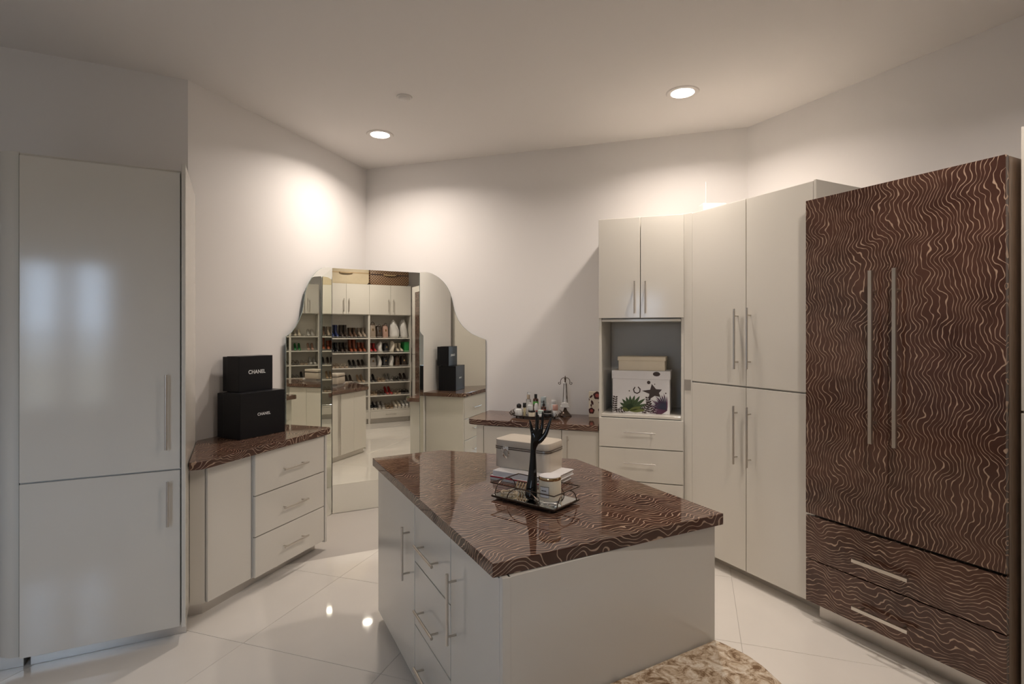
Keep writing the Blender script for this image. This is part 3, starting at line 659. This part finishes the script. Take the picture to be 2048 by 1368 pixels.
for sx_ in (-1, 1):
    for sy_ in (-1, 1):
        bm = bmesh.new(); sphere(bm, (sx_*.125, sy_*.07, .0048), .0048, 8); finish('foot', bm, 'chrome', t, smooth=True)
ZY = ZT+.0178
# hand sculpture (skin modifier, one continuous mesh)
def skinned(name, verts, edges, rad, m, parent=None, sub=2, loc=(0, 0, 0), deg=0):
    me = bpy.data.meshes.new(name+'_cage'); me.from_pydata(verts, edges, []); tmp = bpy.data.objects.new(name+'_cage', me); COL.objects.link(tmp)
    md = tmp.modifiers.new('skin', 'SKIN'); md.use_smooth_shade = True
    for i, r in enumerate(rad):
        sv = me.skin_vertices[0].data[i]; sv.radius = r if isinstance(r, tuple) else (r, r); sv.use_root = (i == 0)
    sb = tmp.modifiers.new('sub', 'SUBSURF'); sb.levels = sub; sb.render_levels = sub
    bpy.context.view_layer.update()
    out = bpy.data.meshes.new_from_object(tmp.evaluated_get(bpy.context.evaluated_depsgraph_get()))
    out.name = name; bpy.data.objects.remove(tmp); out.materials.clear(); out.materials.append(M[m])
    out.polygons.foreach_set('use_smooth', [True]*len(out.polygons))
    o = bpy.data.objects.new(name, out); COL.objects.link(o); o.location = loc; o.rotation_euler = (0, 0, math.radians(deg)); o.parent = parent
    return o
def hp(u, v, y=0): return ((u-1069)*.002054, y, (1008-v)*.002054)      # sculpture sketch units (about 2 mm) to metres
HV = []; HE = []; HR = []
def chain(pts, frm=None):
    last = frm
    for p, r in pts:
        HV.append(p); HR.append(r); i = len(HV)-1
        if last is not None: HE.append((last, i))
        last = i
    return last
w_ = chain([(hp(1064.5, 1004), .033), (hp(1065.5, 988), .028), (hp(1068, 962), .0212), (hp(1069.2, 930), .0158), (hp(1069.5, 904), .0120), (hp(1071, 889), .0165), (hp(1075, 877), .0225), (hp(1076.5, 869), .0205)])
chain([(hp(1067, 866, -.003), .0085), (hp(1065.5, 857, -.006), .0064), (hp(1064.2, 850, -.009), .0052), (hp(1062, 842, -.012), .0030)], w_)
chain([(hp(1078, 861, .012), .0076), (hp(1079, 849, .012), .0060), (hp(1079.5, 840, .010), .0052), (hp(1079.5, 833, .008), .0032)], w_)
chain([(hp(1076.8, 861, -.003), .0080), (hp(1076.6, 847, -.003), .0060), (hp(1076.5, 836, -.005), .0054), (hp(1076.6, 825.5, -.007), .0036)], w_)
chain([(hp(1086.5, 864, -.001), .0082), (hp(1088, 849, -.001), .0060), (hp(1088.4, 837, -.003), .0054), (hp(1088.5, 825.5, -.005), .0036)], w_)
chain([(hp(1084, 883, -.006), .0130), (hp(1094, 871, -.009), .0100), (hp(1099, 858, -.010), .0080), (hp(1102.5, 847, -.011), .0062), (hp(1106, 837, -.012), .0036)], w_-2)
hs = skinned('hand_sculpture', HV, HE, HR, 'gloss_black', sub=2, loc=(-.634, 2.172, ZY-.005), deg=18.45)
hs.location.z = ZY - min(v.co.z for v in hs.data.vertices)
tag(hs, 'glossy black upright hand and forearm sculpture standing on the wire tray', 'sculpture')
# candle
t = thing('candle_jar', 'cream candle in a glass jar with gold-rimmed lid on the wire tray', 'candle', (-.556, 2.150, ZY), 18)
bm = bmesh.new(); lathe(bm, [(0, 0), (.043, 0), (.045, .004), (.045, .018), (0, .018)], n=36); finish('glass_foot', bm, 'glass', t, smooth=True)
bm = bmesh.new(); lathe(bm, [(0, .0183), (.0445, .0183), (.045, .022), (.045, .095), (.0445, .097), (0, .097)], n=36); finish('jar_body', bm, 'wax', t, smooth=True)
bm = bmesh.new(); lathe(bm, [(0, .0972), (.0445, .0972), (.0455, .099), (.0455, .107), (.0445, .109), (0, .109)], n=36); finish('lid_rim', bm, cmat('gold', (.62, .45, .24), .12, metal=1), t, smooth=True)
bm = bmesh.new(); lathe(bm, [(0, .1092), (.0435, .1092), (.043, .1115), (.02, .1125), (0, .1125)], n=36); finish('lid_top', bm, 'wcard', t, smooth=True)
lb = None
def curved_patch(name, a0, a1, z0, z1, r, m, parent):
    bm = bmesh.new(); n = 8; rows = []
    for rr in (r, r+.0004):
        rows.append([[bm.verts.new((rr*math.cos(a0+(a1-a0)*i/n), rr*math.sin(a0+(a1-a0)*i/n), z)) for i in range(n+1)] for z in (z0, z1)])
    for rw in rows:
        for i in range(n): bm.faces.new((rw[0][i], rw[0][i+1], rw[1][i+1], rw[1][i]))
    for k in (0, 1):
        for i in range(n): bm.faces.new((rows[0][k][i], rows[0][k][i+1], rows[1][k][i+1], rows[1][k][i]))
    return finish(name, bm, m, parent)
curved_patch('label_border', math.radians(208), math.radians(262), .031, .075, .0451, 'pewter', t); curved_patch('label', math.radians(210), math.radians(260), .033, .073, .0456, 'white', t)
curved_patch('label_script', math.radians(220), math.radians(248), .057, .0605, .0461, 'pewter', t)
# jewellery in the tray
t = thing('bracelet', 'coiled bead bracelet lying in the wire tray', 'jewellery', (-.752, 2.212, ZY), 0)
bm = bmesh.new()
for k in range(26): a = k*2*PI/26; sphere(bm, (.034*math.cos(a), .026*math.sin(a), .006+.003*math.sin(3*a)**2), .0055, 6)
finish('beads', bm, cmat('shell_bead', (.42, .33, .22), .35), t, smooth=True)
bm = bmesh.new(); tube(bm, [(.034*math.cos(a)*1.02, .026*math.sin(a)*1.02, .010) for a in [k*2*PI/30 for k in range(30)]], .0012, 5, closed=True); finish('cord', bm, 'pewter', t, smooth=True)
t = thing('hair_claw', 'tan and dark claw clip standing in the wire tray', 'hair clip', (-.702, 2.268, ZY+.0022), -20)
bm = bmesh.new()
for k in range(5): tube(bm, [(-.03+.015*k, -.004, 0), (-.03+.015*k, -.016, .018), (-.03+.015*k, -.006, .034), (-.03+.015*k, .0, .036)], [.0015, .0032, .0035, .003], 6)
finish('claw', bm, cmat('horn', (.36, .25, .15), .25), t, smooth=True)
bm = bmesh.new()
for k in range(5): tube(bm, [(-.03+.015*k, .004, 0), (-.03+.015*k, .016, .018), (-.03+.015*k, .006, .034), (-.03+.015*k, .0, .036)], [.0015, .0032, .0035, .003], 6)
tube(bm, [(-.036, 0, .037), (.036, 0, .037)], .004, 6); finish('claw', bm, cmat('horn_dark', (.10, .06, .035), .25), t, smooth=True)

# ------------------------------------------------------------------ ottoman against the island end panel
t = thing('ottoman', 'low bench ottoman covered in mottled cream and brown fur fabric against the island', 'ottoman', (.077, 2.2825, 0), 48.75)
OT = [(0, 0), (.012, -.04), (.019, -.09), (.020, -.141), (.010, -.2), (-.006, -.25), (-.025, -.308), (-.055, -.36), (-.10, -.405), (-.17, -.44), (-.26, -.455)]
OT = OT + [(-.90-x, y) for x, y in OT[::-1]]
bm = bmesh.new(); rings = []
for d_, z in ((.05, .235), (.012, .243), (.0, .262), (0, .37), (.002, .398), (.007, .410), (.016, .4165), (.04, .419), (.12, .422)):
    rg = []
    for i, (x, y) in enumerate(OT):
        c = Vector((-.45, -.20)); v = c-Vector((x, y)); v = v/v.length*d_
        rg.append(bm.verts.new((x+v.x, y+v.y, z+.0012*math.sin(5*i))))
    rings.append(rg)
skin(bm, rings); finish('cushion', bm, 'fur', t, smooth=True, angle=70)
box('base_frame', -.86, -.05, -.44, -.03, .20, .236, 'oak', t)
for x in (-.84, -.10):
    for y in (-.42, -.07): box('leg', x, x+.04, y, y+.04, 0, .2, 'oak', t)

# ------------------------------------------------------------------ shoe shelves opposite the mirror
def on_shelf(s, y=0): return None
SHX = (-.17/2, .17/2)                                    # foot point of the shelf front plane
bays = [(2.315, 3.105, 'right-hand'), (1.46, 2.315, 'middle'), (.95, 1.46, 'left-hand')]
LV = [1.57, 1.30, 1.033, .757, .513, .25]
TOPZ = 2.545
BN = {0: 'bay beside the end wardrobe', 1: 'middle shoe bay', 2: 'bay nearest the windows'}
for bi, (s0, s1, nm) in enumerate(bays):
    t = thing('shoe_shelf', 'white open shoe shelf unit with upper doors, %s' % BN[bi], 'shelf unit', (*SHX, 0), 225, 'shoe shelf units')
    x0, x1 = -s1, -s0
    box('side_panel', x0, x0+.018, 0, .35, 0, TOPZ, 'lac', t, bevel=.001); box('side_panel', x1-.018, x1, 0, .35, 0, TOPZ, 'lac', t, bevel=.001)
    box('back_panel', x0+.019, x1-.019, .335, .35, .09, TOPZ, 'niche', t, bevel=0)
    box('upper_carcass', x0+.019, x1-.019, .012, .334, 1.985, TOPZ, 'body', t)
    for z in LV:
        sh = box('shelf', x0+.019, x1-.019, .004, .334, z-.022, z, 'lac', t, bevel=.001)
        bm = bmesh.new(); tube(bm, [(x0+.03, .012, z+.022), (x1-.03, .012, z+.022)], .0025, 5)
        for k in range(5): q = x0+.03+(x1-x0-.06)*k/4; tube(bm, [(q, .012, z), (q, .012, z+.022)], .002, 5)
        finish('shelf_rail', bm, 'chrome', sh)
    xm = (x0+x1)/2 if bi != 1 else -1.905
    door(t, x0+.002, xm, 1.995, TOPZ, y=-.018, h=('v', xm-.045, 2.04, 2.28)); door(t, xm, x1-.002, 1.995, TOPZ, y=-.018, h=('v', xm+.045, 2.04, 2.28))
    door(t, x0+.019, x1-.019, .092, .226, y=-.006, name='drawer', h=('h', (x0+x1)/2-.1, (x0+x1)/2+.1, .16))
    box('toe_kick', x0+.019, x1-.019, .05, .065, 0, .09, 'alu', t)
# white door leaf in the corner beside the shelves
d1 = bpy.data.objects.new('door_1', None); COL.objects.link(d1); struct(d1); d1.location = (2.165, 2.300, 0); d1.rotation_euler = (0, 0, math.radians(135))
box('door_panel', .10, .55, 0, .04, .01, 2.25, 'wall', d1, bevel=.003); box('door_latch', .49, .53, -.006, 0, .60, .70, 'steel', d1)

# suitcases on top of the shelves
def suitcase(label, s0, s1, h, m, trim, dz=0):
    t = thing('suitcase', label, 'suitcase', (*SHX, TOPZ+.0008), 225)
    w = (s1-s0)/2; cx = -(s0+s1)/2
    def rb(nm, w_, h0, h1, y0, y1, r, mt):
        bm = bmesh.new(); pts = [(x, z) for x, z in rrect(w_, (h1-h0)/2, r)]
        a = [bm.verts.new((cx+x, y0, (h0+h1)/2+z)) for x, z in pts]; b = [bm.verts.new((cx+x, y1, (h0+h1)/2+z)) for x, z in pts]
        skin(bm, [a, b]); return finish(nm, bm, mt, t, smooth=True, bevel=.006, seg=2, angle=35)
    rb('shell', w, 0, h, .01, .33, .05, m)
    bm = bmesh.new(); bx(bm, cx-w+.004, cx+w-.004, .006, .012, h*.60, h*.66); finish('zip_band', bm, trim, t)
    bm = bmesh.new(); tube(bm, [(cx-.11, .012, h*.62), (cx-.105, -.018, h*.62), (cx-.05, -.026, h*.60), (cx+.05, -.026, h*.60), (cx+.105, -.018, h*.62), (cx+.11, .012, h*.62)], .012, 8); finish('carry_handle', bm, 'tan', t, smooth=True)
suitcase('brown patterned canvas suitcase with tan leather handle on top of the shelves', 2.335, 3.07, .30, 'mono', 'oak')
suitcase('plain beige canvas suitcase on top of the shelves', 1.50, 2.315, .32, 'beige_canvas', 'tan')

# ---- footwear prototypes (toe towards -y, origin at sole centre)
def loft_y(bm, secs, n=12):
    """secs: (y, halfwidth, zbottom, ztop)"""
    rings = []
    for y, w, z0, z1 in secs:
        c = (0, y, (z0+z1)/2); rings.append(ring(bm, c, (w, 0, 0), (0, 0, (z1-z0)/2), n))
    skin(bm, rings)
def sole(bm, L, w, z0, z1, heel=0):
    secs = []
    pts = [(-.5, .25), (-.46, .6), (-.36, .9), (-.22, 1.0), (-.05, .85), (.12, .68), (.3, .74), (.44, .68), (.5, .4)]
    a = [(w*k, L*y) for y, k in pts]; poly = a + [(-x, y) for x, y in a[::-1]]
    prism(bm, poly, z0, z1)
def shoe(kind, m, m2='sole_dark'):
    t = thing(kind, '', 'shoe')
    bm = bmesh.new()
    if kind in ('ankle_boot', 'knee_boot'):
        top = .17 if kind == 'ankle_boot' else .215
        sole(bm, .25, .042, .0, .012); bx(bm, -.028, .028, .06, .118, 0, .035); finish('sole', bm, m2, t)
        bm = bmesh.new(); loft_y(bm, [(-.122, .012, .012, .03), (-.11, .032, .012, .05), (-.07, .040, .012, .066), (-.02, .037, .012, .085), (.03, .034, .012, .10), (.09, .034, .012, .10), (.118, .028, .014, .09), (.122, .012, .03, .07)])
        rings = [ring(bm, (0, y, z), (rx, 0, 0), (0, ry, 0), 14) for y, z, rx, ry in ((.055, .05, .034, .062), (.06, .09, .035, .056), (.066, .12, .037, .05), (.066, top-.02, .043, .054), (.066, top, .044, .055), (.066, top, .036, .047), (.066, top-.03, .034, .044))]
        skin(bm, rings); finish('upper', bm, m, t, smooth=True)
    elif kind == 'high_heel':
        bm2 = bmesh.new(); cyl(bm2, (0, .105, 0), (0, .10, .075), .006, .017, 8); finish('heel', bm2, m, t, smooth=True)
        pts = [(-.12, .012, .0, .018), (-.10, .032, .0, .034), (-.06, .037, .0, .040), (-.02, .034, .006, .040), (.03, .028, .035, .060), (.075, .029, .06, .105), (.112, .027, .068, .125), (.12, .012, .085, .115)]
        loft_y(bm, pts); finish('upper', bm, m, t, smooth=True)
    elif kind == 'sandal':
        sole(bm, .245, .042, 0, .022); finish('sole', bm, m2, t)
        bm = bmesh.new()
        for y0, hh, w in ((-.075, .045, .03), (-.03, .055, .024), (.08, .06, .012)):
            rows = []
            for yy in (y0-w/2, y0+w/2):
                rows.append([bm.verts.new((.041*math.cos(a), yy, .016+hh*math.sin(a))) for a in [k*PI/10 for k in range(11)]])
                rows.append([bm.verts.new((.037*math.cos(a), yy, .016+(hh-.004)*math.sin(a))) for a in [k*PI/10 for k in range(11)]])
            for a, b in ((0, 2), (1, 3), (0, 1), (2, 3)):
                for i in range(10): bm.faces.new((rows[a][i], rows[a][i+1], rows[b][i+1], rows[b][i]))
        finish('strap', bm, m, t, smooth=True)
    elif kind == 'sneaker':
        sole(bm, .265, .047, 0, .028); finish('sole', bm, 'sole_white', t)
        bm = bmesh.new(); loft_y(bm, [(-.128, .015, .024, .045), (-.11, .038, .024, .062), (-.06, .043, .024, .075), (-.01, .039, .024, .095), (.05, .036, .024, .112), (.10, .035, .024, .116), (.128, .024, .026, .11), (.132, .01, .04, .09)])
        finish('upper', bm, m, t, smooth=True)
        bm = bmesh.new()
        for k in range(4): y = -.055+.022*k; tube(bm, [(-.02, y, .074+.009*k), (0, y, .081+.009*k), (.02, y, .074+.009*k)], .003, 5)
        finish('laces', bm, 'sole_white', t, smooth=True)
    return t
cmat('sole_dark', (.035, .025, .02), .6); cmat('sole_white', (.70, .66, .60), .5); cmat('sole_tan', (.42, .30, .19), .6)
SHC = dict(navy=(.02, .03, .10), black=(.014, .013, .014), brown=(.09, .05, .03), dbrown=(.045, .03, .022), rust=(.23, .06, .025), tan=(.38, .26, .16), taupe=(.28, .22, .17), cream=(.60, .53, .42), red=(.35, .02, .02), white=(.68, .66, .63), grey=(.22, .20, .18), green=(.02, .20, .05), silver=(.45, .43, .40), blush=(.45, .28, .22))
for k_, c_ in SHC.items(): cmat('shoe_'+k_, c_, .35)
protos = {}
ORD = ['top', 'second', 'third', 'fourth', 'fifth', 'lowest']
WORDS = dict(ankle_boot='ankle boot', knee_boot='tall boot', high_heel='high heel', sandal='strappy sandal', sneaker='trainer')
seen = {}
def put(o, s, z, dep, rz=0, scale=1.0):
    # s: coordinate along the shelf, dep: distance behind the shelf front
    th = math.radians(225); c, sn = math.cos(th), math.sin(th); x, y = -s, dep
    o.location = (SHX[0]+x*c-y*sn, SHX[1]+x*sn+y*c, z+.0004); o.rotation_euler = (0, 0, th+rz); o.scale = (scale,)*3
def pair(kind, colr, s, lv, bi, flip=False, sol='sole_dark', scale=.95):
    key = (kind, colr, sol)
    lab = '%s %s on the %s shelf of the %s' % (dict(dbrown='dark brown', taupe='taupe', blush='blush').get(colr, colr), WORDS[kind], ORD[lv], BN[bi])
    gid = seen.get(lab, 0)
    for dx in (-.0365, .0365):
        if key not in protos: o = protos[key] = shoe(kind, 'shoe_'+colr, sol)
        else: o = copy_tree(protos[key])
        o['label'] = lab; o['category'] = 'shoe'; o['group'] = lab.replace(' on the', 's on the')
        put(o, s+dx, LV[lv], .165, (PI if flip else 0)+random.uniform(-.02, .02), scale); o.scale.x = scale*(.64 if kind == 'sneaker' else .70); o.location.z += .0012
rows = {
 (1, 0): [('knee_boot', 'black', 1.60), ('knee_boot', 'navy', 1.78), ('knee_boot', 'dbrown', 1.93), ('ankle_boot', 'brown', 2.08), ('ankle_boot', 'taupe', 2.23)],
 (1, 1): [('ankle_boot', 'grey', 1.60), ('ankle_boot', 'black', 1.765), ('ankle_boot', 'dbrown', 1.91), ('knee_boot', 'rust', 2.07), ('ankle_boot', 'rust', 2.225)],
 (1, 2): [('sandal', 'dbrown', 1.60), ('sandal', 'tan', 1.76), ('sandal', 'cream', 1.91), ('high_heel', 'black', 2.07), ('high_heel', 'dbrown', 2.225)],
 (1, 3): [('high_heel', 'brown', 1.62), ('sandal', 'brown', 1.80), ('high_heel', 'dbrown', 2.0), ('high_heel', 'tan', 2.17)],
 (1, 4): [('sandal', 'black', 1.64), ('sandal', 'brown', 1.86), ('sandal', 'taupe', 2.08)],
 (0, 3): [('high_heel', 'black', 2.43), ('sandal', 'tan', 2.575), ('high_heel', 'grey', 2.73), ('sandal', 'black', 2.87), ('high_heel', 'dbrown', 3.01)],
 (0, 4): [('sandal', 'tan', 2.43), ('sandal', 'brown', 2.58), ('high_heel', 'red', 2.72), ('sandal', 'taupe', 2.86), ('sandal', 'black', 3.01)],
 (0, 5): [('sneaker', 'black', 2.43), ('sneaker', 'grey', 2.58), ('sandal', 'tan', 2.72), ('sneaker', 'cream', 2.86), ('sneaker', 'white', 3.01)],
 (2, 0): [('high_heel', 'silver', 1.08), ('high_heel', 'cream', 1.32)],
 (2, 1): [('high_heel', 'blush', 1.08), ('high_heel', 'green', 1.32)],
 (2, 2): [('high_heel', 'silver', 1.07), ('sandal', 'taupe', 1.21), ('sandal', 'brown', 1.36)],
 (2, 3): [('sandal', 'black', 1.07), ('high_heel', 'black', 1.21), ('sandal', 'dbrown', 1.36)],
 (2, 4): [('sandal', 'brown', 1.10), ('sandal', 'cream', 1.32)],
}
for (bi, lv), rw in rows.items():
    lo_, hi_ = bays[bi][0]+.020, bays[bi][1]-.020
    for q_, (kind, colr, s) in enumerate(rw):
        s = lo_+(hi_-lo_)*(q_+.5)/len(rw)
        pair(kind, colr, s, lv, bi, sol='sole_tan' if (kind == 'sandal' and colr in ('tan', 'cream', 'taupe')) else 'sole_dark', scale=1.1)
# dust bags and handbags on the right-hand bay
def cloth_bag(label, m, s, lv, w, d, h, seed, cat='dust bag', name='dust_bag', grp=None):
    rnd = random.Random(seed); t = thing(name, label, cat, group=grp)
    bm = bmesh.new(); n = 22; rings = []; ph = [rnd.uniform(0, 6) for _ in range(6)]
    prof = [(.80, 0), (1.0, .03), (1.03, .18), (1.0, .42), (.93, .66), (.72, .84), (.42, .95), (.22, 1.0)]
    for j, (f, zz) in enumerate(prof):
        rg = []
        for i in range(n):
            a = 2*PI*i/n; cr = 1+(.10*math.sin(3*a+ph[0]+zz*4)+.07*math.sin(7*a+ph[1]-zz*6)+.05*math.sin(11*a+ph[2]+zz*9))*min(1, zz*3)
            rg.append(bm.verts.new((w/2*f*cr*math.cos(a)+.012*math.sin(ph[3]+zz*5), d/2*f*cr*math.sin(a), h*zz*(1+.05*math.sin(2*a+ph[4])))))
        rings.append(rg)
    skin(bm, rings); finish('bag_cloth', bm, m, t, smooth=True, angle=80)
    bm = bmesh.new(); tube(bm, [(-w*.14, -d*.16, h*.93), (0, -d*.24, h*.92), (w*.14, -d*.16, h*.93), (w*.10, -d*.26, h*.78), (w*.02, -d*.40, h*.66)], .0035, 5); finish('drawstring', bm, m, t)
    put(t, s, LV[lv], .16); return t
def handbag(label, m, s, lv, w, d, h, trim='oak'):
    t = thing('handbag', label, 'handbag')
    bm = bmesh.new(); rings = []
    for f, g_, zz in ((.96, .9, 0), (1, 1, .05), (.98, .95, .4), (.92, .7, .8), (.86, .45, 1.0), (.5, .2, 1.01)):
        pts = rrect(w/2*f, d/2*g_, min(d/2*g_*.8, .03)); rings.append([bm.verts.new((x, y, h*zz)) for x, y in pts])
    skin(bm, rings); finish('bag_body', bm, m, t, smooth=True)
    bm = bmesh.new(); tube(bm, [(-w*.28, -d*.24, h*.9), (-w*.26, -d*.3, h*1.04), (0, -d*.32, h*1.14), (w*.26, -d*.3, h*1.04), (w*.28, -d*.24, h*.9)], .006, 6); finish('carry_handle', bm, trim, t, smooth=True)
    bm = bmesh.new(); bx(bm, -.012, .012, -d*.47, -d*.38, h*.5, h*.66); finish('clasp', bm, 'gold', t)
    put(t, s, LV[lv], .17); return t
cmat('cotton_white', (.72, .70, .67), .8); cmat('cotton_cream', (.66, .60, .50), .8)
handbag('tall taupe leather handbag on the top shelf of the bay beside the end wardrobe', 'shoe_taupe', 2.405, 0, .12, .2, .26)
handbag('dark brown handbag on the top shelf beside the end wardrobe', 'shoe_dbrown', 2.53, 0, .11, .2, .22)
handbag('blush leather handbag behind the white dust bags on the top shelf', 'shoe_blush', 2.648, 0, .105, .18, .24)
cloth_bag('large crumpled white dust bag on the top shelf of the bay beside the end wardrobe', 'cotton_white', 2.815, 0, .165, .24, .33, 3)
cloth_bag('tall white dust bag against the side panel on the top shelf', 'cotton_white', 3.0, 0, .125, .24, .34, 8)
cloth_bag('white dust bag with red lining on the second shelf beside the end wardrobe', 'cotton_white', 2.548, 1, .095, .22, .20, 5)
pair('ankle_boot', 'red', 2.41, 1, 0, scale=1.0)
handbag('small black handbag on the second shelf beside the end wardrobe', 'shoe_black', 2.66, 1, .095, .2, .17)
cloth_bag('cream dust bag on the second shelf beside the green box', 'cotton_cream', 2.775, 1, .095, .22, .21, 6)
pair('ankle_boot', 'cream', 2.91, 1, 0, scale=1.0)
t = thing('green_box', 'bright green lidded box on the second shelf by the side panel', 'box'); put(t, 3.035, LV[1], .15)
box('box_body', -.043, .043, -.1, .12, 0, .17, cmat('green_card', (.02, .26, .06), .4), t); box('lid', -.046, .046, -.103, .123, .15, .19, 'green_card', t)
handbag('grey soft handbag on the third shelf beside the end wardrobe', 'shoe_grey', 2.41, 2, .13, .2, .19)
cloth_bag('narrow white dust bag on the third shelf between grey and black bags', 'cotton_white', 2.53, 2, .08, .22, .22, 11)
handbag('black quilted-look handbag on the third shelf beside the end wardrobe', 'shoe_black', 2.645, 2, .11, .2, .19)
cloth_bag('white dust bag right of the black handbag on the third shelf', 'cotton_white', 2.763, 2, .085, .22, .21, 12)
handbag('brown handbag on the third shelf beside the end wardrobe', 'shoe_brown', 2.875, 2, .09, .2, .19)
handbag('dark brown handbag against the side panel on the third shelf', 'shoe_dbrown', 3.0, 2, .11, .2, .19)
